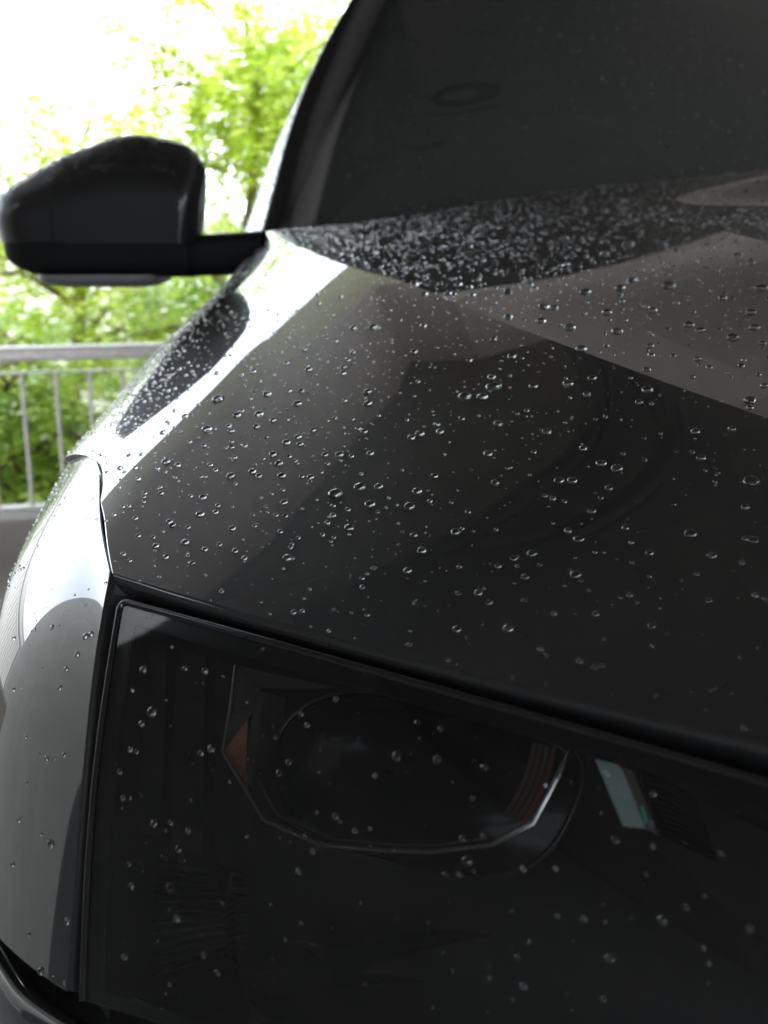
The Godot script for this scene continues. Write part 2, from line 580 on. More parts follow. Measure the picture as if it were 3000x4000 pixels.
	for an in steps(0, TAU, 72): ring.append(dome.call(1.02, an) + LAMP_N * 0.002)
	obj("lens_ring", tube(ring, 0.0012, 6), M.collar, h)
	# stepped vertical ribs and reddish wall at the inner end
	for i in 4:
		st = begin()
		var x0 := 0.2785 + i * 0.0052
		var pr := func(k: float, v: float) -> Vector3:
			return lamp(x0 + 0.006 * v - 0.01 * v * v + 0.004 * k, 0.009 + v * 0.038, 0.034 - 0.004 * i - 0.003 * k)
		grid_into(st, sheet_points(steps(0, 1, 1), steps(0, 1, 10), pr), true)
		obj("reflector_rib", st.commit(), M.copper if i == 3 else M.bronze, h)
	# daytime running light: a pale bar, its bronze edge and a green chip
	st = begin()
	ngon(st, [[0.3219, 0.0097], [0.333, 0.0092], [0.3360, 0.0108], [0.3536, 0.033], [0.3433, 0.0351]], 0.010)
	var bar_tex := noise_tex(0.35, 2, 77, [Color(0.55, 0.62, 0.6), Color(0.95, 1.0, 0.98)], 256)
	M.diffuser = textured(mat(Color(0.55, 0.6, 0.58), 0.5), bar_tex, 12.0)
	obj("running_light", st.commit(), M.diffuser, h)
	st = begin()
	var e0 := [lamp(0.3350, 0.0098, 0.0102), lamp(0.3399, 0.0099, 0.013), lamp(0.3592, 0.034, 0.013), lamp(0.3538, 0.0332, 0.0102)]
	quad(st, e0[0], e0[1], e0[2], e0[3])
	obj("running_light_edge", st.commit(), M.bronze, h)
	st = begin()
	ngon(st, [[0.3488, 0.0238], [0.3500, 0.0238], [0.3546, 0.0305], [0.3530, 0.031]], 0.009)
	obj("light_chip", st.commit(), M.teal, h)
	for s in [[0.3465, 0.0240], [0.3472, 0.0255], [0.3558, 0.0295], [0.3565, 0.031]]:
		obj("light_chip", box(lamp(s[0], s[1], 0.0085), Vector3(0.0010, 0.0018, 0.0010), 0.0002), M.diffuser, h)
	# block of wavy clear plastic beside the bar
	var wavy := func(u: float, v: float) -> Vector3:
		return lamp(0.3407 + 0.027 * u + 0.018 * v, 0.008 + 0.026 * v + 0.003 * u, 0.02 + 0.0012 * sin(v * 70.0 + 3.0 * sin(u * 4.0)))
	obj("wavy_lens", sheet(steps(0, 1, 16), steps(0, 1, 140), wavy, true), M.projector, h)
	st = begin()
	ngon(st, [[0.3454, 0.0392], [0.3552, 0.0099], [0.3938, 0.0155], [0.49, 0.03], [0.49, 0.095]], 0.06)
	obj("reflector_facet", st.commit(), M.smoke, h)
	# fanned ribs low on the outer side
	for i in 12:
		var f := i / 11.0
		var from := lamp(0.072 + 0.026 * f, 0.138 + 0.057 * f, 0.034)
		var to := lamp(0.124 + 0.02 * f, 0.128 + 0.034 * f, 0.05)
		obj("fan_rib", tube([from, from.lerp(to, 0.5) + LAMP_N * 0.002, to], [0.0012, 0.0016, 0.0008], 6), M.gloss_black, h)
	# curved inner wings below the projector
	for s in [[[0.1302, 0.1665], [0.16, 0.1693], [0.1898, 0.1554], [0.25, 0.138]], [[0.1529, 0.1456], [0.2008, 0.1406], [0.2274, 0.1243], [0.2782, 0.1046]], [[0.112, 0.125], [0.135, 0.157], [0.165, 0.183], [0.21, 0.182]]]:
		var sp := Spline.new([0.0, 0.33, 0.66, 1.0], [Vector2(s[0][0], s[0][1]), Vector2(s[1][0], s[1][1]), Vector2(s[2][0], s[2][1]), Vector2(s[3][0], s[3][1])])
		var vane := func(u: float, v: float) -> Vector3:
			var c: Vector2 = sp.at(u)
			return lamp(c.x + 0.004 * v, c.y + 0.012 * v * sin(PI * clampf(u, 0.05, 1)), 0.036 + 0.012 * v)
		obj("inner_vane", sheet(steps(0, 1, 24), steps(0, 1, 6), vane, true), M.gloss_black, h)
	# bright strip along the bottom
	obj("lower_strip", tube([lamp(0.1168, 0.201, 0.004), lamp(0.1566, 0.1973, 0.004), lamp(0.25, 0.189, 0.004)], 0.0022, 6), M.dark_chrome, h)
	# dark filler that closes the gap round the lamp
	st = begin()
	var fill := func(i: float, k: float) -> Vector3:
		var e := bonnet(lerpf(-1.0, 3.0, i), 1.0) + Vector3(0, -0.028, -0.012)
		var l := lens(clampf((i * 4.0 - 0.9) / 1.9, -0.05, 1.05), 0.0) - LAMP_N * 0.02
		return e.lerp(l, k)
	grid_into(st, sheet_points(steps(0, 0.8, 60), steps(0, 1, 4), fill), true)
	var fill2 := func(v: float, k: float) -> Vector3:
		var e := wing.at(0.0, v) + Vector3(0.012, -0.012, -0.024)
		return e.lerp(lens(0, v) - LAMP_N * 0.022, k)
	grid_into(st, sheet_points(steps(-0.05, 1.05, 40), steps(-0.3, 1, 4), fill2), false)
	obj("gap_filler", st.commit(), M.matte_black, h)

var pillar_lines := []
const PILLAR_N := Vector3(-0.05, 0.78, 0.62)
func pillar_skin(u: float, y: float) -> Vector3:
	var p := []
	for l in pillar_lines: p.append(l.at(y))
	var inward: Vector3 = p[0] + Vector3(0.015, -0.02, -0.2)
	var edge: Vector3 = p[0] + Vector3(-0.004, -0.01, -0.085)
	return Spline.new([0.0, 0.3, 0.62, 0.72, 0.8, 1.0], [inward, edge, p[1].lerp(edge, 0.2) + PILLAR_N * 0.001, p[1], p[1].lerp(p[2], 0.25) + PILLAR_N * 0.002, p[2] + Vector3(-0.004, 0, 0)]).at(u)

func pillar_rubber(u: float, y: float) -> Vector3:
	var n := PILLAR_N
	var p := []
	for l in pillar_lines: p.append(l.at(y))
	var a: Vector3 = p[2] + Vector3(-0.004, 0, 0)
	var path := [a, a - n * 0.012, p[2] + Vector3(0.006, 0, 0) - n * 0.011, p[2] + Vector3(0.011, 0, 0) - n * 0.002, p[3] + n * 0.002, p[3] + Vector3(0.003, 0, 0) - n * 0.006, p[4] + Vector3(0.002, 0, 0) - n * 0.006]
	var f := u * 6.0
	var i := clampi(int(f), 0, 5)
	return path[i].lerp(path[i + 1], f - i)

func glass_at(u: float, y: float) -> Vector3:
	var p: Vector3 = pillar_lines[4].at(y)
	return Vector3(lerpf(p.x, 2.0 * MID - p.x, u), y + 0.02 * sin(PI * u), p.z + 0.10 * sin(PI * u))

func build_screen() -> void:
	# upright lines of the pillar at five heights, bottom to top: outer edge, start of the flat, groove, rubber, glass
	var ys := [1.014, 1.094, 1.267, 1.406, 1.559, 1.64]
	var zs := [-2.029, -2.148, -2.377, -2.545, -2.717, -2.805]
	var xs := [[-0.277, -0.258, -0.212, -0.154, -0.084, -0.04], [-0.226, -0.214, -0.183, -0.138, -0.065, -0.02], [-0.187, -0.177, -0.145, -0.103, -0.044, -0.003], [-0.152, -0.137, -0.106, -0.061, -0.005, 0.034], [-0.136, -0.121, -0.083, -0.04, 0.02, 0.058]]
	var out := [0.0, 0.016, 0.016, 0.006, 0.0]
	for k in 5:
		var line := []
		for i in 6: line.append(Vector3(xs[k][i], ys[i], zs[i]) + PILLAR_N * out[k])
		pillar_lines.append(Spline.new(ys, line))
	for k in 2:
		var skin := func(u: float, y: float) -> Vector3: return mirrored(pillar_skin(u, y)) if k == 1 else pillar_skin(u, y)
		obj("windscreen_pillar", sheet(steps(0, 1, 40), steps(0.96, 1.58, 40), skin, k == 1), M.paint, car)
		var rub := func(u: float, y: float) -> Vector3: return mirrored(pillar_rubber(u, y)) if k == 1 else pillar_rubber(u, y)
		obj("windscreen_trim", sheet([0, 1 / 6.0, 2 / 6.0, 3 / 6.0, 4 / 6.0, 5 / 6.0, 1.0], steps(0.96, 1.58, 40), rub, k == 1), M.trim, car)
	# the glass, curved a little, with its painted black border
	obj("windscreen", sheet(steps(0, 1, 40), steps(0.95, 1.58, 24), glass_at, true), M.glass, car)
	var st := begin()
	var inner := func(u: float, y: float) -> Vector3: return glass_at(u, y) + Vector3(0, -0.004, -0.006)
	grid_into(st, sheet_points(steps(0, 1, 30), steps(0.95, 1.125, 4), inner), true)
	grid_into(st, sheet_points(steps(0, 0.028, 2), steps(1.125, 1.58, 12), inner), true)
	grid_into(st, sheet_points(steps(0.972, 1, 2), steps(1.125, 1.58, 12), inner), true)
	# rounded inside corner of the border
	var fan := []
	for k in 9:
		var an := PI / 2 * k / 8.0
		fan.append([inner.call(0.028, 1.125), inner.call(0.028 + 0.05 * (1 - sin(an)), 1.125 + 0.06 * (1 - cos(an)))])
	grid_into(st, fan, false)
	obj("glass_border", st.commit(), M.frit, car)
	# faint ring and strokes on the glass
	var ring := []
	for k in 41:
		var an := TAU * k / 40.0
		var w := 0.006 + 0.005 * (0.5 + 0.5 * cos(an - 0.5))
		var at := func(r: float) -> Vector3: return glass_at(0.172 + 0.050 * r * cos(an), 1.314 + 0.023 * r * sin(an) + 0.006 * r * cos(an)) + Vector3(0, 0.0015, 0.002)
		ring.append([at.call(1.0), at.call(1.0 - w / 0.022)])
	st = begin()
	grid_into(st, ring, true)
	obj("ring_mark", st.commit(), M.mark, car)
	for s in [[0.106, 1.272, 0.228, 1.284, 0.004], [0.096, 1.206, 0.151, 1.211, 0.004]]:
		var row := []
		for k in 9:
			var f := k / 8.0
			var w: float = s[4] * (0.4 + 0.6 * sin(PI * f))
			row.append([glass_at(lerpf(s[0], s[2], f), lerpf(s[1], s[3], f)) + Vector3(0, 0.0015, 0.002), glass_at(lerpf(s[0], s[2], f), lerpf(s[1], s[3], f) - w) + Vector3(0, 0.0015, 0.002)])
		st = begin()
		grid_into(st, row, true)
		obj("stroke_mark", st.commit(), M.mark, car)

const MIRROR_AT := Vector3(0, -0.144, 0)

var mirror_top := Spline.new([-0.525, -0.493, -0.446, -0.404, -0.373, -0.328, -0.291, -0.256, -0.242], [1.115, 1.133, 1.157, 1.173, 1.183, 1.188, 1.181, 1.164, 1.143])
const SPLIT := 1.047
var sect: Spline
func mirror_shell_own(s: float, v: float) -> Vector3: # v 0 front at the groove, 0.5 top, 1 back at the groove
	var x := lerpf(-0.537, -0.243, s)
	var top: float = mirror_top.at(x)
	var end := clampf(minf(s / 0.16, (1.0 - s) / 0.05), 0.0, 1.0)
	var round_ := sqrt(1.0 - (1.0 - end) * (1.0 - end))
	var half := 0.022 + 0.058 * round_ * (0.75 + 0.25 * s)
	var q: Vector2 = sect.at(v)
	return Vector3(x + (0.010 * (1.0 - q.y) if s < 0.3 else -0.014 * (1.0 - q.y) * smoothstep(0.8, 1.0, s)), SPLIT + (top - SPLIT) * q.y, -1.575 + 0.02 * (s - 0.5) + half * q.x)

func mirror_plate_own(s: float, v: float) -> Vector3:
	var x := lerpf(-0.478, -0.298, s)
	var an := PI * v
	var e := sqrt(maxf(1.0 - pow(absf(2.0 * s - 1.0), 6.0), 0.0))
	return Vector3(x, 1.006 - 0.019 * pow(sin(an), 0.5) * e, -1.572 + (0.015 + 0.05 * e) * cos(an))

func mirror_shell(s: float, v: float) -> Vector3: return mirror_shell_own(s, v) * 1.1333 + MIRROR_AT
func mirror_plate(s: float, v: float) -> Vector3: return mirror_plate_own(s, v) * 1.1333 + MIRROR_AT

func build_mirror() -> void:
	var m := branch("door_mirror", car, MIRROR_AT)
	m.scale = Vector3.ONE * 1.1333
	var split := 1.047
	# shell: for every x a section with an upright face, a sloping top and a rounded back
	sect = Spline.new([0.0, 0.16, 0.28, 0.5, 0.72, 0.86, 1.0], [Vector2(1.0, 0.0), Vector2(1.02, 0.36), Vector2(0.93, 0.62), Vector2(0.05, 1.0), Vector2(-0.85, 0.72), Vector2(-1.0, 0.4), Vector2(-0.98, 0.0)])
	var st := begin()
	var ss := [0.0, 0.01, 0.025, 0.05, 0.08, 0.12, 0.16] + steps(0.2, 0.94, 30) + [0.955, 0.97, 0.98, 0.99, 1.0]
	grid_into(st, sheet_points(ss, steps(0, 1, 40), mirror_shell_own), true)
	# close both ends
	for e in [0.0, 1.0]:
		var cap := func(k: float, v: float) -> Vector3:
			var p: Vector3 = mirror_shell_own(e, v)
			return p.lerp(Vector3(p.x, p.y, -1.575 + 0.02 * (e - 0.5)), k)
		grid_into(st, sheet_points(steps(0, 1, 4), steps(0, 1, 40), cap), e == 1.0)
	obj("mirror_cap", st.commit(), M.mirror_shell, m)
	# lower body that joins the arm
	var low := func(s: float, v: float) -> Vector3:
		var x := lerpf(-0.522, -0.262, s)
		var end := clampf(s / 0.3, 0.0, 1.0)
		var rr := sqrt(1.0 - (1.0 - end) * (1.0 - end))
		var bottom := lerpf(1.035, 1.001, rr)
		var half := 0.018 + 0.055 * rr * (0.8 + 0.2 * s)
		var an := PI * v
		var yy := pow(sin(an), 0.45)
		var zz := signf(cos(an)) * pow(absf(cos(an)), 0.5)
		return Vector3(x, split + 0.002 - (split + 0.002 - bottom) * yy, -1.572 + half * zz)
	st = begin()
	grid_into(st, sheet_points([0.0, 0.01, 0.03, 0.06, 0.1, 0.15, 0.2] + steps(0.25, 1, 16), steps(0, 1, 36), low), false)
	var lid := func(k: float, s: float) -> Vector3:
		var p: Vector3 = low.call(s, 0.0)
		var q: Vector3 = low.call(s, 1.0)
		return p.lerp(q, k)
	grid_into(st, sheet_points(steps(0, 1, 2), steps(0, 1, 16), lid), false)
	obj("mirror_base", st.commit(), M.mirror_black, m)
	# satin plate under the base, beaded with water
	obj("mirror_plate", sheet(steps(0, 1, 30), steps(0, 1, 20), mirror_plate_own), M.plate, m)
	# arm to the door
	var arm := func(s: float, an: float) -> Vector3:
		var x := lerpf(-0.30, -0.17, s)
		var c := Vector2(signf(cos(an)) * pow(absf(cos(an)), 0.6), signf(sin(an)) * pow(absf(sin(an)), 0.6))
		return Vector3(x, 1.0275 + 0.005 * s + c.y * (0.027 + 0.003 * s), -1.575 - 0.03 * s + c.x * 0.045)
	obj("mirror_arm", sheet(steps(0, 1, 12), steps(0, TAU, 32), arm, true), M.mirror_black, m)
	# the looking glass at the back
	obj("mirror_glass", box(Vector3(-0.385, 1.105, -1.648), Vector3(0.22, 0.085, 0.004), 0.001), M.chrome, m)

func build_body() -> void:
	# bumper skin from below the wing round the nose
	var top := [Vector3(-0.378, 0.612, -1.2), Vector3(-0.367, 0.624, -0.9), Vector3(-0.319, 0.639, -0.71), Vector3(-0.237, 0.649, -0.578), Vector3(-0.178, 0.658, -0.512), Vector3(-0.02, 0.69, -0.39), Vector3(0.15, 0.72, -0.29), Vector3(0.36, 0.735, -0.19), Vector3(0.62, 0.74, -0.15)]
	var rows := []
	for i in top.size():
		var p: Vector3 = top[i]
		var d := Vector3(p.x - 0.62, 0, (p.z + 1.6) * 0.75)
		d = d.normalized()
		rows.append([p + Vector3(0, -0.012, 0) - d * 0.012, p + Vector3(0, -0.006, 0) + d * 0.001, p + Vector3(0, -0.05, 0) + d * 0.010, p + Vector3(0, -0.2, 0) + d * 0.015, Vector3(p.x, 0.2, p.z) - d * 0.02])
	var us := steps(0, 1, 8)
	var skin := Net.new(us, [0.0, 0.06, 0.2, 0.6, 1.0], rows)
	var st := begin()
	for k in 2:
		var put := func(u: float, v: float) -> Vector3:
			var p := skin.at(u, v)
			return mirrored(p) if k == 1 else p
		grid_into(st, sheet_points(steps(0, 1, 60), steps(0, 0.12, 12) + steps(0.16, 1, 20), put), k == 0)
	obj("bumper", st.commit(), M.paint, car)
	# doors and sills along both sides
	for k in 2:
		var put := func(u: float, v: float) -> Vector3:
			var z := lerpf(-2.01, -4.15, u)
			var prof := Spline.new([0.0, 0.25, 0.6, 1.0], [Vector2(-0.20, 1.03), Vector2(-0.31, 0.86), Vector2(-0.365, 0.6), Vector2(-0.33, 0.22)])
			var q: Vector2 = prof.at(v)
			var p := Vector3(q.x + 0.12 * smoothstep(0.6, 1.0, u), q.y, z)
			return mirrored(p) if k == 1 else p
		obj("door", sheet(steps(0, 1, 20), steps(0, 1, 24), put, k == 0), M.paint, car)
		var win := func(u: float, v: float) -> Vector3:
			var z := lerpf(-2.02, -4.05, u)
			var h := minf(v, 1.0)
			var y := lerpf(1.03, minf(1.58, 1.05 + u * 2.2) - 0.25 * smoothstep(0.75, 1.0, u), h)
			var p := Vector3(lerpf(-0.2, 0.03, (y - 1.03) / 0.55), y, z)
			return mirrored(p) if k == 1 else p
		obj("side_window", sheet(steps(0, 1, 20), steps(0, 1, 8), win, k == 0), M.gloss_black, car)
	var roof := func(u: float, v: float) -> Vector3:
		var x := lerpf(0.03, 2.0 * MID - 0.03, v)
		return Vector3(x, 1.565 + 0.02 * sin(PI * v) - 0.28 * smoothstep(0.55, 1.0, u), lerpf(-2.73 + 0.1 * sin(PI * v), -4.15, u))
	obj("roof", sheet(steps(0, 1, 16), steps(0, 1, 16), roof, true), M.paint, car)
	obj("tailgate", box(Vector3(MID, 0.78, -4.15), Vector3(1.5, 1.05, 0.06), 0.02), M.paint, car)
	var dash := func(u: float, v: float) -> Vector3:
		return Vector3(lerpf(-0.1, 1.34, v), 1.035 - 0.03 * u + 0.02 * sin(PI * v), lerpf(-2.0, -2.5, u))
	obj("dashboard", sheet(steps(0, 1, 8), steps(0, 1, 8), dash), M.satin_black, car)
	for x in [0.25, 0.98]:
		obj("seat", box(Vector3(x, 1.02, -2.95), Vector3(0.46, 0.66, 0.16), 0.06), M.matte_black, car)
		obj("headrest", box(Vector3(x, 1.43, -2.98), Vector3(0.26, 0.17, 0.1), 0.04), M.matte_black, car)
	obj("cabin_lining", box(Vector3(MID, 1.28, -3.5), Vector3(1.3, 0.5, 0.05), 0.01), M.matte_black, car)
	obj("underbody", box(Vector3(MID, 0.42, -2.35), Vector3(1.5, 0.36, 3.3), 0.05), M.matte_black, car)
	for s in [Vector3(-0.22, 0.34, -1.28), Vector3(1.46, 0.34, -1.28), Vector3(-0.2, 0.34, -3.7), Vector3(1.44, 0.34, -3.7)]:
		var tyre := CylinderMesh.new()
		tyre.top_radius = 0.34
		tyre.bottom_radius = 0.34
		tyre.height = 0.22
		var o := obj("tyre", tyre, M.rubber, car, s)
		o.rotation.z = PI / 2

# ---------------------------------------------------------------- place
func build_place() -> void:
	tag(obj("ground", box(Vector3(0, -0.35, -20), Vector3(160, 0.2, 160), 0.01), M.earth), "", "", "", "structure")
	tag(obj("parking_floor", box(Vector3(2.2, -0.1, 0.6), Vector3(10.2, 0.2, 8.6), 0.01), M.floor), "", "", "", "structure")
	# roof over the parking space: a grey soffit, a pale edge beam that follows the open corner, beams
	var roof := thing("carport_roof", "concrete roof slab with a pale edge over the parked car", "roof")
	obj("slab", slab([Vector2(7.3, 4.9), Vector2(-2.75, 4.9), Vector2(-2.75, -1.2), Vector2(-1.3, -2.9), Vector2(-0.93, -3.28), Vector2(-0.4, -4.25), Vector2(-0.3, -4.6), Vector2(0.0, -4.4), Vector2(7.3, -4.4)], 2.95, 3.3), M.soffit, roof)
	obj("edge_beam", slab([Vector2(-2.75, -1.2), Vector2(-1.3, -2.9), Vector2(-0.93, -3.28), Vector2(-0.4, -4.25), Vector2(-0.3, -4.6), Vector2(0.0, -4.4), Vector2(7.3, -4.4), Vector2(7.3, -4.7), Vector2(-0.4, -5.3), Vector2(-0.6, -4.65), Vector2(-0.75, -4.2), Vector2(-2.75, -4.25)], 2.3, 3.3), M.ceiling, roof)
	obj("hung_panel", slab([Vector2(0.49, -3.67), Vector2(0.57, -3.2), Vector2(0.67, -2.98), Vector2(0.86, -2.84), Vector2(7.29, -2.8), Vector2(7.29, -3.67)], 2.34, 2.39), M.ceiling, roof)
	# two bent pipes hung below the soffit
	var pipes := thing("ceiling_pipes", "two dark bent pipes under the roof above the car", "pipe")
	for w in [[[-2.4, -1.75], [-1.4, -2.3], [-0.65, -2.69], [-0.3, -2.83], [0.0, -3.0], [0.22, -3.17], [0.34, -3.4], [0.40, -3.7], [0.41, -4.1]], [[-2.4, -1.55], [-1.3, -2.12], [-0.48, -2.53], [-0.1, -2.65], [0.25, -2.78], [0.45, -2.94], [0.55, -3.15], [0.58, -3.4], [0.57, -4.1]]]:
		var line := []
		var knots := steps(0, 1, w.size() - 1)
		var at := []
		for q in w: at.append(Vector3(q[0], 2.87, q[1]))
		var sp := Spline.new(knots, at)
		for f in steps(0, 1, 40): line.append(sp.at(f))
		obj("bent_pipe", tube(line, 0.052, 10), M.satin_black, pipes)
	for q in [Vector3(7.0, 1.48, 4.6), Vector3(2.6, 1.48, 4.6), Vector3(7.0, 1.48, -4.1)]:
		obj("column", box(q, Vector3(0.4, 2.96, 0.4), 0.02), M.concrete, roof)
	# walls that close the parking space
	for w in [[Vector3(3.6, 1.15, -4.55), Vector3(7.4, 2.4, 0.2), "plain concrete wall behind the back of the car"], [Vector3(-2.45, 1.45, 2.05), Vector3(0.3, 2.9, 5.7), "concrete wall on the open side, to the left of the viewer"], [Vector3(-3.7, 1.5, -1.35), Vector3(0.2, 3.2, 3.2), "pale garden wall out in the open, left of the car"]]:
		tag(obj("wall", box(w[0], w[1], 0.01), M.plaster if w[0].z < -1.0 else M.dark_wall if w[0].x < 0.0 else M.concrete), w[2], "wall")
	# railing on a low kerb
	var dir := Vector3(0.977, 0, -0.213)
	var turn := Basis(Vector3.UP, atan2(0.213, 0.977))
	var c := Vector3(-1.95, 0, -3.09)
	var kerb := obj("kerb_wall", box(c + turn * Vector3(0, 0.02, 0.30), Vector3(2.95, 0.5, 0.12), 0.012, turn), M.concrete)
	tag(kerb, "low brownish concrete kerb below the metal railing", "kerb")
	var rail := thing("railing", "grey metal railing with thin upright bars before the trees", "railing")
	obj("top_rail", box(c + Vector3(0, 0.690, 0), Vector3(2.8, 0.040, 0.07), 0.008, turn), M.rail, rail)
	obj("thin_rail", box(c + Vector3(0, 0.632, 0), Vector3(2.8, 0.006, 0.02), 0.002, turn), M.rail, rail)
	obj("bottom_rail", box(c + Vector3(0, 0.205, 0), Vector3(2.8, 0.036, 0.05), 0.006, turn), M.rail, rail)
	for i in 28:
		obj("bar", box(c + dir * (-1.38 + i * 0.0985) + Vector3(0, 0.427, 0), Vector3(0.011, 0.41, 0.011), 0.003, turn), M.rail, rail)
	for f in [-1.395, 1.395]:
		obj("post", box(c + dir * f + Vector3(0, 0.25, 0), Vector3(0.04, 0.9, 0.05), 0.006, turn), M.rail, rail)

# a thick plate of any outline (x, z) between two heights
func slab(outline: Array, low: float, high: float) -> ArrayMesh:
	var st := begin()
	var q := PackedVector2Array(outline)
	var idx := Geometry2D.triangulate_polygon(q)
	for h in [low, high]:
		for i in range(0, idx.size(), 3):
			var a := Vector3(q[idx[i]].x, h, q[idx[i]].y)
			var b := Vector3(q[idx[i + 1]].x, h, q[idx[i + 1]].y)
			var c := Vector3(q[idx[i + 2]].x, h, q[idx[i + 2]].y)
			var up := (c - a).cross(b - a).y > 0
			if up == (h == high): tri(st, a, b, c)
			else: tri(st, a, c, b)
	var turn := signf((q[1] - q[0]).cross(q[2] - q[1]))
	for i in q.size():
		var e := q[(i + 1) % q.size()]
		var a := Vector3(q[i].x, low, q[i].y)
		var b := Vector3(e.x, low, e.y)
		var up := Vector3(0, high - low, 0)
		if turn > 0: quad(st, a, a + up, b + up, b)
		else: quad(st, a, b, b + up, a + up)
	return st.commit()

func leaf_mesh() -> ArrayMesh:
	var st := begin()
	var h := 0.12
	var a := Vector3(0, 0, 0)
	var b := Vector3(0.5, h, 0.45)
	var c := Vector3(0, 0, 1)
	var d := Vector3(-0.5, h, 0.45)
	tri(st, a, c, b)
	tri(st, a, d, c)
	return st.commit()

func build_tree(label: String, at: Vector3, height: float, spread: float, count: int, size: float, seed_: int, tones: Array, low := 0.05, accent := 0.0) -> void:
	var t := thing("tree", label, "tree", at, "leafy trees beyond the railing")
	rng.seed = seed_
	# trunk and limbs
	var tips := []
	var top := Vector3(rng.randf_range(-0.2, 0.2), height * 0.8, rng.randf_range(-0.2, 0.2))
	var trunk := []
	var rad := []
	for i in 9:
		var f := i / 8.0
		trunk.append(top * f + Vector3(sin(f * 5.0 + seed_), 0, cos(f * 4.0 + seed_)) * 0.06)
		rad.append(lerpf(0.06, 0.012, f))
	obj("trunk", tube(trunk, rad, 8), M.bark, t)
	var st := begin()
	for i in 30:
		var f := rng.randf_range(0.06, 1.0)
		var from: Vector3 = trunk[int(f * 8.0)]
		var an := rng.randf() * TAU
		var reach := spread * rng.randf_range(0.45, 1.0) * sqrt(1.0 - 0.6 * f * f)
		var to := from + Vector3(cos(an) * reach, rng.randf_range(-0.05, 0.45) * height * 0.35, sin(an) * reach)
		var mid := from.lerp(to, 0.5) + Vector3(0, 0.12, 0)
		tube_into(st, [from, mid, to], [0.02 * (1.1 - f), 0.012, 0.004], 5)
		for k in 4: tips.append(from.lerp(to, 0.4 + 0.2 * k) + Vector3(rng.randfn() * 0.1, rng.randfn() * 0.1, rng.randfn() * 0.1))
	obj("branches", st.commit(), M.bark, t)
	# crown of small leaves in sprays round the branch ends
	var mm := MultiMesh.new()
	mm.transform_format = MultiMesh.TRANSFORM_3D
	mm.use_colors = true
	mm.mesh = leaf_mesh()
	mm.instance_count = count
	var i := 0
	while i < count:
		var tip: Vector3 = tips[rng.randi() % tips.size()]
		var c := tip + Vector3(rng.randfn(), rng.randfn() * 0.8, rng.randfn()) * spread * 0.16
		if c.y < low: c.y = low + rng.randf() * 0.2
		# one pinnate spray: leaflets along a drooping stalk
		var dir := Vector3(rng.randfn(), rng.randfn() * 0.5 - 0.2, rng.randfn()).normalized()
		var side := dir.cross(Vector3.UP).normalized()
		var nn := side.cross(dir).normalized()
		var col: Color = tones[rng.randi() % tones.size()]
		if rng.randf() < accent: col = Color(0.42, 0.2, 0.05)
		var n := mini(rng.randi_range(7, 13), count - i)
		for k in n:
			var f := float(k / 2) / 6.0
			var sgn := 1.0 if k % 2 == 0 else -1.0
			var p := c + dir * f * size * 5.0 - Vector3(0, f * f * size * 1.5, 0)
			var fw := (side * sgn + dir * 0.5 + nn * rng.randf_range(-0.5, 0.3)).normalized()
			var rt := fw.cross(nn).normalized()
			var s := size * rng.randf_range(0.75, 1.25)
			mm.set_instance_transform(i, Transform3D(Basis(rt * s * 0.55, rt.cross(fw) * s * -0.5, fw * s), p))
			var v := rng.randf_range(0.75, 1.3)
			mm.set_instance_color(i, Color(col.r * v, col.g * v, col.b * v))
			i += 1
	var crown := MultiMeshInstance3D.new()
	crown.name = "crown"
	crown.multimesh = mm
	crown.material_override = M.leaf
	t.add_child(crown, true)
	crown.set_meta("kind", "stuff")

func build_trees() -> void:
	var bright := [Color(0.45, 0.56, 0.05), Color(0.55, 0.64, 0.08), Color(0.36, 0.50, 0.04), Color(0.6, 0.66, 0.14)]
	var deep := [Color(0.15, 0.26, 0.025), Color(0.25, 0.38, 0.035), Color(0.34, 0.48, 0.045), Color(0.45, 0.56, 0.08)]
	build_tree("tall airy tree with bright yellow-green leaves beside the windscreen pillar", Vector3(-0.85, -0.25, -6.2), 3.05, 1.15, 28000, 0.05, 11, bright, 0.1, 0.008)
	build_tree("bushy green tree behind the door mirror", Vector3(-1.75, -0.25, -5.9), 2.15, 1.0, 18000, 0.05, 12, bright, 0.05, 0.008)
	build_tree("dense green shrub low behind the railing bars", Vector3(-1.5, -0.25, -4.5), 1.15, 0.75, 14000, 0.042, 13, deep, 0.02, 0.012)
	build_tree("small shrub with orange-tipped leaves below the mirror", Vector3(-0.75, -0.25, -4.75), 1.35, 0.65, 12000, 0.042, 14, deep, 0.02, 0.03)

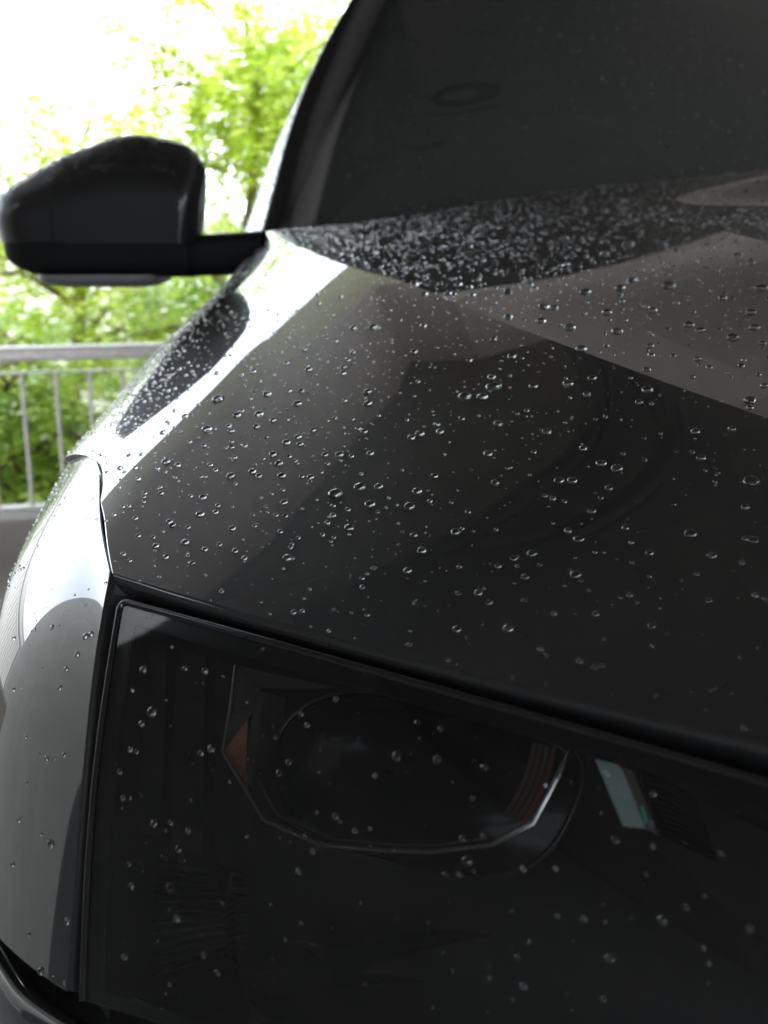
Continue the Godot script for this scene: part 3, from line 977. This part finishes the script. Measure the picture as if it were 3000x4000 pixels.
# ---------------------------------------------------------------- water
# the larger drops: place on the sheet (two numbers) and radius in millimetres
const DROPS_BONNET := [0.516, 0.5834, 4.8, 0.428, 0.5822, 4.1, -0.126, 0.7447, 5.4, 0.401, 0.7240, 3.7, 0.401, 0.7441, 3.5, 0.093, 0.7317, 3.7, 0.208, 0.7477, 3.6, -0.292, 0.7789, 3.0, -0.024, 0.8015, 4.2, 0.015, 0.8074, 2.0, -0.424, 0.8096, 2.6, 0.047, 0.7735, 3.4, 0.049, 0.7652, 2.2, 0.111, 0.7690, 3.7, 0.165, 0.7786, 2.8, 0.132, 0.7906, 2.9, 0.070, 0.8009, 2.8, 0.051, 0.7936, 2.2, -0.074, 0.8251, 1.9, 0.108, 0.8270, 2.7, 0.097, 0.8184, 1.9, 0.033, 0.8288, 1.6, 0.138, 0.8223, 2.0, 0.251, 0.8022, 2.7, 0.231, 0.8123, 3.2, 0.263, 0.8130, 2.6, 0.280, 0.7906, 2.2, 0.214, 0.8312, 3.1, 0.235, 0.8428, 3.3, 0.347, 0.8238, 3.2, 0.320, 0.8254, 2.3, 0.369, 0.8243, 2.0, 0.403, 0.8187, 2.5, 0.381, 0.7846, 2.4, 0.393, 0.7888, 2.9, -0.762, 0.8719, 2.4, -0.139, 0.8598, 3.5, -0.184, 0.8711, 1.9, 0.014, 0.8625, 2.6, 0.090, 0.8558, 2.1, 0.111, 0.8623, 1.9, -0.002, 0.8748, 1.8, 0.133, 0.8413, 2.1, 0.189, 0.8577, 3.0, 0.206, 0.8623, 2.4, 0.151, 0.8677, 3.4, 0.169, 0.8764, 1.7, 0.090, 0.8736, 1.7, 0.248, 0.8587, 3.0, 0.300, 0.8562, 2.5, 0.285, 0.8564, 1.7, 0.342, 0.8727, 4.9, 0.379, 0.8619, 4.0, 0.407, 0.8589, 3.0, 0.377, 0.8796, 3.6, 0.257, 0.8760, 1.7, 0.034, 0.9035, 2.2, 0.021, 0.8956, 1.6, 0.000, 0.9073, 1.9, 0.121, 0.8995, 2.9, 0.097, 0.9006, 1.8, 0.133, 0.9193, 2.8, 0.156, 0.9060, 1.9, 0.157, 0.9139, 2.0, 0.263, 0.8902, 2.4, 0.343, 0.8885, 2.0, 0.318, 0.8967, 2.1, 0.328, 0.8864, 1.8, 0.023, 0.9393, 1.9, -0.378, 0.9289, 1.5, -0.171, 0.9267, 1.6, 0.088, 0.9347, 2.4, 0.094, 0.9373, 2.6, 0.326, 0.9068, 3.1, 0.304, 0.9050, 1.8, 0.244, 0.9057, 1.6, 0.175, 0.9281, 2.3, 0.103, 0.9526, 2.7, 0.040, 0.9572, 1.7, 0.061, 0.9550, 1.5, 0.061, 0.9631, 2.3, 0.013, 0.9796, 1.8, 0.126, 0.9549, 2.0, 0.164, 0.9501, 2.2, 0.070, 0.9714, 2.0, 0.171, 0.9549, 1.9, 0.225, 0.9461, 3.0, 0.236, 0.9223, 1.8, 0.286, 0.9183, 1.6, 0.254, 0.9251, 1.4, 0.115, 0.9363, 1.6, -0.595, 0.9402, 1.5, 0.013, 0.9179, 1.5, -0.021, 0.6844, 2.9, -0.068, 0.6913, 2.1, 0.177, 0.6323, 2.6, 0.101, 0.5988, 2.1, 0.330, 0.5256, 2.7, 0.319, 0.4980, 3.2, 0.340, 0.4625, 3.1, 0.490, 0.4802, 2.9, 0.108, 0.6649, 2.6, 0.321, 0.6137, 2.7, 0.374, 0.6439, 2.9, 0.347, 0.6609, 2.8, 0.331, 0.6752, 2.8, 0.327, 0.6880, 3.0, 0.204, 0.6798, 3.1, 0.195, 0.6724, 1.9, 0.202, 0.7236, 2.5, 0.162, 0.7240, 2.4, -0.183, 0.6841, 2.6, 0.339, 0.7400, 2.3, 0.324, 0.7698, 2.0, 0.624, 0.7330, 5.3, 0.658, 0.7346, 4.6, 0.700, 0.7196, 6.4, 0.719, 0.7035, 3.5, 0.779, 0.7210, 3.4, 0.846, 0.7202, 4.2, 0.832, 0.6694, 3.8, 0.717, 0.5894, 3.6, 0.588, 0.6471, 3.8, 0.868, 0.6334, 3.3, 0.716, 0.6706, 2.7, 0.539, 0.7061, 2.2, 0.482, 0.7942, 3.2, 0.499, 0.7885, 3.6, 0.537, 0.7748, 2.8, 0.536, 0.7851, 3.0, 0.588, 0.7664, 2.6, 0.643, 0.7737, 3.5, 0.588, 0.8119, 3.2, 0.492, 0.8416, 2.7, 0.452, 0.8600, 3.2, 0.423, 0.8771, 3.5, 0.559, 0.8444, 2.8, 0.703, 0.7841, 3.4, 0.712, 0.7562, 2.0, 0.722, 0.8040, 2.7, 0.715, 0.8200, 3.2, 0.722, 0.8248, 3.8, 0.948, 0.7327, 4.4, 0.898, 0.7489, 2.7, 0.905, 0.7136, 3.3, 0.845, 0.7367, 3.0, 0.636, 0.8391, 3.1, 0.650, 0.8387, 3.1, 0.677, 0.8445, 2.5, 0.599, 0.8573, 2.0, 0.622, 0.8667, 2.4, 0.574, 0.8857, 2.4, 0.577, 0.8920, 2.8, 0.515, 0.9080, 2.8, 0.492, 0.9137, 2.1, 0.446, 0.8970, 2.9, 0.395, 0.9047, 2.3, 0.394, 0.9182, 2.9, 0.368, 0.9372, 2.3, 0.542, 0.9205, 3.0, 0.490, 0.9276, 1.9, 0.433, 0.9451, 2.2, 0.438, 0.9511, 1.9, 0.470, 0.9218, 1.8, 0.443, 0.9666, 2.8, 0.394, 0.9745, 2.3, 0.833, 0.8327, 5.2, 0.833, 0.8118, 2.9, 0.888, 0.7842, 3.2, 0.934, 0.7807, 2.7, 0.694, 0.8802, 3.6, 0.744, 0.8809, 3.0, 0.688, 0.8953, 2.6, 0.784, 0.8551, 2.3, 0.633, 0.8978, 2.2, 0.637, 0.8795, 2.2, 0.627, 0.8908, 1.5, 0.571, 0.9486, 1.9, 1.014, 0.6649, 4.9, 1.203, 0.6230, 5.2, 1.119, 0.6154, 5.3, 1.042, 0.5855, 4.5, 1.093, 0.5982, 4.4, 1.176, 0.5619, 5.2, 1.192, 0.5664, 4.1, 1.339, 0.5295, 5.9, 1.283, 0.5804, 5.0, 1.433, 0.5222, 5.3, 1.548, 0.5173, 6.9, 1.498, 0.5025, 4.9, 1.399, 0.6040, 4.2, 1.396, 0.6135, 4.2, 1.431, 0.6243, 5.4, 1.532, 0.6007, 4.6, 1.393, 0.5752, 4.0, 1.194, 0.6520, 3.1, 1.140, 0.6712, 3.0, 1.039, 0.7009, 3.3, 1.227, 0.6727, 3.0, 1.203, 0.6876, 2.5, 1.219, 0.7129, 2.7, 1.083, 0.7417, 4.5, 1.032, 0.7539, 2.6, 1.603, 0.5429, 4.0, 1.599, 0.5692, 4.8, 1.730, 0.5162, 5.6, 1.850, 0.4316, 5.1, 1.833, 0.4532, 4.4, 1.469, 0.6305, 3.1, 1.478, 0.5588, 3.0, 1.174, 0.5152, 4.9, 1.012, 0.4622, 5.3, 0.954, 0.5002, 4.5, 1.035, 0.5043, 3.9, 1.082, 0.5143, 3.3, 1.726, 0.3806, 6.8, 1.656, 0.3313, 6.0, 1.613, 0.4112, 4.9, 1.110, 0.4741, 4.0, 1.119, 0.4867, 3.7, 1.260, 0.4986, 3.4, 1.249, 0.5107, 3.6]
const DROPS_WING := [0.064, 0.7556, 2.7, 0.040, 0.2823, 2.1, 0.024, 0.2593, 1.8, 0.053, 0.3453, 1.8, 0.075, 0.3995, 1.7, 0.083, 0.4493, 1.6, 0.092, 0.6035, 1.6, 0.049, 0.5710, 1.5, 0.152, 0.7583, 1.4, 0.091, 0.7505, 1.4, 0.165, 0.8486, 1.7, 0.010, 0.8747, 1.9, 0.078, 0.9970, 2.3, 0.256, 0.4389, 1.6, 0.213, 0.5310, 1.4]
const DROPS_LENS := [0.078, 0.2785, 3.4, 0.055, 0.1740, 2.5, 0.149, 0.1298, 2.1, 0.119, 0.1394, 1.7, 0.064, 0.3169, 2.2, 0.051, 0.3896, 1.9, 0.061, 0.3902, 1.7, 0.038, 0.4533, 1.8, 0.047, 0.5139, 1.7, 0.171, 0.3282, 2.3, 0.157, 0.3475, 1.9, 0.098, 0.5531, 2.3, 0.122, 0.5390, 1.5, 0.148, 0.5469, 1.8, 0.136, 0.5965, 1.9, 0.063, 0.6663, 1.6, 0.069, 0.7145, 1.8, 0.126, 0.6906, 2.4, 0.138, 0.7589, 2.2, 0.063, 0.8776, 2.0, 0.177, 0.8210, 1.7, 0.196, 0.8505, 1.9, 0.201, 0.6923, 1.4, 0.042, 0.2360, 1.4, 0.404, 0.2118, 2.7, 0.448, 0.1902, 2.4, 0.497, 0.1750, 2.1, 0.424, 0.1073, 1.7, 0.449, 0.1046, 1.5, 0.338, 0.4086, 2.0, 0.381, 0.2781, 1.6, 0.361, 0.4296, 1.5, 0.313, 0.5085, 1.7, 0.297, 0.5659, 1.7, 0.484, 0.4228, 2.5, 0.477, 0.4620, 1.6, 0.462, 0.4711, 1.6, 0.539, 0.4016, 1.8, 0.569, 0.3787, 1.5, 0.487, 0.2631, 1.4, 0.499, 0.3503, 1.5, 0.478, 0.3715, 1.5, 0.327, 0.1071, 1.8, 0.295, 0.1975, 1.7, 0.286, 0.1732, 1.7, 0.265, 0.3407, 1.8, 0.276, 0.3071, 1.8, 0.613, 0.0995, 1.8, 0.654, 0.1179, 1.8, 0.622, 0.2652, 1.9, 0.654, 0.2540, 1.5, 0.710, 0.2216, 1.4, 0.681, 0.3816, 1.5, 0.662, 0.4298, 2.1, 0.595, 0.4807, 1.6, 0.571, 0.4914, 1.5, 0.617, 0.5554, 2.1, 0.534, 0.6163, 1.5, 0.539, 0.6780, 1.8, 0.611, 0.6538, 1.4, 0.731, 0.3914, 1.6, 0.539, 0.4033, 1.5]

func dome(rings: int, sides: int, seed_: int, wobble: float) -> ArrayMesh: # unit radius, base at y = 0, sunk a little
	var n := FastNoiseLite.new()
	n.seed = seed_
	n.frequency = 0.6
	var pts := []
	for i in sides + 1:
		var an := TAU * (i % sides) / sides
		var rr := 1.0 + wobble * n.get_noise_2d(cos(an) * 2.0 + 7.0, sin(an) * 2.0)
		var line := []
		line.append(Vector3(cos(an) * rr * 0.9, -0.12, sin(an) * rr * 0.9))
		for k in rings + 1:
			var f := PI / 2 * k / rings
			line.append(Vector3(cos(an) * cos(f) * rr, 0.72 * pow(sin(f), 0.9), sin(an) * cos(f) * rr))
		pts.append(line)
	var st := begin()
	grid_into(st, pts, true)
	for i in sides: tri(st, Vector3(0, -0.12, 0), pts[i][0], pts[i + 1][0])
	return st.commit()

func on_sheet(f: Callable, u: float, v: float, du: float, dv: float, hint: Vector3) -> Array:
	var p: Vector3 = f.call(u, v)
	var n: Vector3 = (f.call(u + du, v) - f.call(u - du, v)).cross(f.call(u, v + dv) - f.call(u, v - dv)).normalized()
	return [p, n if n.dot(hint) > 0 else -n]

func upright(p: Vector3, n: Vector3, r: float, turn: float, stretch: float, tall: float) -> Transform3D:
	var x := n.cross(Vector3.FORWARD if absf(n.z) < 0.9 else Vector3.RIGHT).normalized()
	var b := Basis(x, n, x.cross(n)) * Basis(Vector3.UP, turn)
	return Transform3D(b.scaled_local(Vector3(r * stretch, r * tall, r / stretch)), p)

var beads: Array[Transform3D] = []
# scatter beads over a sheet: so many to the square metre in each of its cells
func scatter(f: Callable, us: Array, vs: Array, density: Callable, rmin: float, rmax: float, hint: Callable) -> void:
	var pts := sheet_points(us, vs, f)
	for i in us.size() - 1:
		for j in vs.size() - 1:
			var e1: Vector3 = pts[i + 1][j] - pts[i][j]
			var e2: Vector3 = pts[i][j + 1] - pts[i][j]
			var n := e1.cross(e2)
			var area := n.length()
			if area < 1e-9: continue
			n = n / area
			if n.dot(hint.call(pts[i][j])) < 0: n = -n
			var want: float = area * density.call(us[i], vs[j])
			var count := int(want) + (1 if rng.randf() < want - int(want) else 0)
			for k in count:
				var a := rng.randf()
				var b := rng.randf()
				var p: Vector3 = pts[i][j] * (1 - a) * (1 - b) + pts[i + 1][j] * a * (1 - b) + pts[i][j + 1] * (1 - a) * b + pts[i + 1][j + 1] * a * b
				var r := rmin * pow(rmax / rmin, pow(rng.randf(), 1.7))
				beads.append(upright(p, n, r * 0.001, rng.randf() * TAU, rng.randf_range(0.88, 1.13), rng.randf_range(0.75, 1.15)))

func build_water() -> void:
	rng.seed = 99
	var shapes := []
	for k in 5: shapes.append(dome(6, 20, 200 + k, 0.22))
	var up := func(_p: Vector3) -> Vector3: return Vector3(-0.3, 1, 0.3)
	var out := func(_p: Vector3) -> Vector3: return Vector3(-1, 0.6, 0.7)
	var places := {}
	var sets := [
		[DROPS_BONNET, bonnet, "rain drops on the bonnet"],
		[DROPS_WING, wing.at, "rain drops on the wing"],
		[DROPS_LENS, lens, "rain drops on the headlamp cover"]]
	for s in sets:
		var list: Array = s[0]
		for i in range(0, list.size(), 3):
			var u: float = list[i]
			var v: float = list[i + 1]
			var q := on_sheet(s[1], u, v, 0.004, 0.002, out.call(Vector3.ZERO) if s[2] != "rain drops on the bonnet" else up.call(Vector3.ZERO))
			var r: float = list[i + 2] * 0.00104
			var o := obj("water_drop", shapes[rng.randi() % 5], M.water)
			o.transform = upright(q[0], q[1], r, rng.randf() * TAU, rng.randf_range(0.92, 1.09), clampf(1.15 - r * 55.0, 0.8, 1.1))
			var where := "on the headlamp cover "
			var kind := s[2] as String
			if kind == "rain drops on the wing":
				where = "on the glossy wing " + ("just under the bonnet line" if v < 0.5 else "half-way down" if v < 0.7 else "low above the bumper")
			elif kind == "rain drops on the headlamp cover":
				where += ("by the outer edge" if u < 0.1 else "in front of the projector" if u < 0.5 else "beside the pale bar") + (", upper" if v < 0.45 else ", lower")
			elif u < 0.0: where = "on the rounded bonnet edge " + ("by the mirror" if v < 0.75 else "by the wing")
			elif u < 1.0:
				where = "on the flat bonnet panel " + ("near its rounded edge" if u < 0.33 else "in its middle" if u < 0.66 else "near the crease") + (", windscreen end" if v < 0.74 else ", half-way along" if v < 0.88 else ", headlamp end")
			else: where = "beyond the bonnet crease " + ("close to it" if u < 1.35 else "farther up") + (", towards the windscreen" if v < 0.5 else ", towards the nose")
			if not places.has(where): places[where] = []
			places[where].append([r, o])
	for where in places:
		var list: Array = places[where]
		list.sort_custom(func(x, y): return x[0] > y[0])
		for i in list.size():
			var rank: String = ["largest rain drop ", "second largest rain drop ", "third largest rain drop "][i] if i < 3 else "small rain drop "
			tag(list[i][1], rank + where, "water drop", "rain drops " + where)
	# the fine beads
	var clump := FastNoiseLite.new()
	clump.seed = 4
	clump.frequency = 14.0
	var patchy := func(p: Vector3) -> float: return clampf(0.75 + 1.6 * clump.get_noise_3d(p.x, p.y, p.z), 0.15, 2.2)
	var d_bonnet := func(a: float, t: float) -> float:
		var k: float = patchy.call(bonnet(a, t))
		if a < 0.0:
			var back := 1.0 - smoothstep(0.60, 0.84, t)
			return k * lerpf(5000.0, lerpf(6000.0, 42000.0, smoothstep(0.3, 0.55, -a)), back)
		if a < 1.0: return k * lerpf(15000.0, 5500.0, smoothstep(0.45, 0.95, t)) * lerpf(1.5, 0.5, a)
		return k * lerpf(lerpf(9500.0, 9500.0, smoothstep(0.15, 0.42, t)), 2000.0, smoothstep(0.40, 0.72, t))
	scatter(bonnet, steps(-1, 0, 40), steps(0, 1, 80), d_bonnet, 0.8, 2.3, up)
	scatter(bonnet, steps(0, 1, 30), steps(0, 1, 80), d_bonnet, 0.4, 1.9, up)
	scatter(bonnet, steps(1, 2.999, 60), steps(0, 1, 80), d_bonnet, 0.9, 2.7, up)
	var d_wing := func(u: float, v: float) -> float: return patchy.call(wing.at(u, v)) * lerpf(1800.0, 16000.0, smoothstep(0.25, 0.5, u) * (1.0 - smoothstep(0.3, 0.6, v)))
	scatter(wing.at, steps(0, 1, 40), steps(0, 1, 30), d_wing, 0.4, 1.8, out)
	var d_lens := func(u: float, v: float) -> float: return patchy.call(lens(u, v)) * 6500.0
	scatter(lens, steps(0, 1, 40), steps(0, 1, 24), d_lens, 0.3, 1.25, out)
	# pillar, windscreen, mirror
	var fore := func(_p: Vector3) -> Vector3: return Vector3(-0.4, 0.8, 0.6)
	scatter(pillar_skin, steps(0.25, 0.98, 24), steps(1.0, 1.57, 30), func(u: float, _y: float) -> float: return 30000.0 if u < 0.78 else 4500.0, 1.0, 2.6, fore)
	scatter(pillar_rubber, [0.55, 0.66, 0.72], steps(1.0, 1.57, 30), func(_u: float, _y: float) -> float: return 900.0, 0.7, 1.6, fore)
	scatter(glass_at, steps(0.01, 0.6, 20), steps(1.03, 1.57, 14), func(u: float, _y: float) -> float: return 2000.0 if u < 0.12 else 1000.0, 1.8, 4.2, fore)
	scatter(mirror_shell, steps(0.02, 0.98, 20), steps(0.3, 0.75, 12), func(_s: float, _v: float) -> float: return 26000.0, 1.3, 3.4, func(_p: Vector3) -> Vector3: return Vector3(0, 1, 0.3))
	scatter(mirror_plate, steps(0.02, 0.98, 20), steps(0.05, 0.9, 12), func(_s: float, _v: float) -> float: return 16000.0, 0.8, 2.0, func(_p: Vector3) -> Vector3: return Vector3(0, -1, 0.3))
	var mm := MultiMesh.new()
	mm.transform_format = MultiMesh.TRANSFORM_3D
	mm.mesh = dome(5, 12, 300, 0.2)
	mm.instance_count = beads.size()
	for i in beads.size(): mm.set_instance_transform(i, beads[i])
	var o := MultiMeshInstance3D.new()
	o.name = "fine_rain_beads"
	o.multimesh = mm
	o.material_override = M.water
	add_child(o, true)
	tag(o, "fine rain beads scattered all over the dark car", "rain", "", "stuff")
	print("beads ", beads.size())

func _ready() -> void:
	rng.seed = 7
	# camera, sky, exposure
	var cam := Camera3D.new()
	cam.name = "camera"
	add_child(cam)
	cam.position = Vector3(0, 1.08, 0)
	cam.rotation_degrees = Vector3(-15.0, 0, 0)
	var attr := CameraAttributesPhysical.new()
	attr.frustum_focal_length = 25.73
	attr.frustum_focus_distance = 0.76
	attr.frustum_near = 0.02
	attr.frustum_far = 400.0
	attr.exposure_aperture = 25.73 / 5.2
	cam.attributes = attr
	cam.fov = 50.0
	cam.near = 0.02
	cam.far = 400.0
	cam.current = true
	var we := WorldEnvironment.new()
	we.name = "world_environment"
	var e := Environment.new()
	e.background_mode = Environment.BG_SKY
	var sm := ProceduralSkyMaterial.new()
	sm.sky_top_color = Color(0.80, 0.86, 0.93)
	sm.sky_horizon_color = Color(0.92, 0.94, 0.97)
	sm.sky_curve = 0.2
	sm.ground_bottom_color = Color(0.2, 0.2, 0.18)
	sm.ground_horizon_color = Color(0.35, 0.36, 0.34)
	sm.sky_energy_multiplier = 1.0
	var sky := Sky.new()
	sky.sky_material = sm
	e.sky = sky
	e.tonemap_mode = Environment.TONE_MAPPER_LINEAR
	e.tonemap_exposure = 9.0
	e.sdfgi_enabled = true
	e.ssao_enabled = true
	e.ssil_enabled = true
	we.environment = e
	add_child(we)
	var sun := DirectionalLight3D.new()
	sun.name = "sun"
	sun.light_energy = 0.45
	sun.light_angular_distance = 20.0
	sun.light_color = Color(1, 0.985, 0.965)
	sun.shadow_enabled = true
	sun.rotation_degrees = Vector3(-55, 20, 0)
	add_child(sun)
	make_materials()
	build_place()
	build_trees()
	build_car()
	build_water()
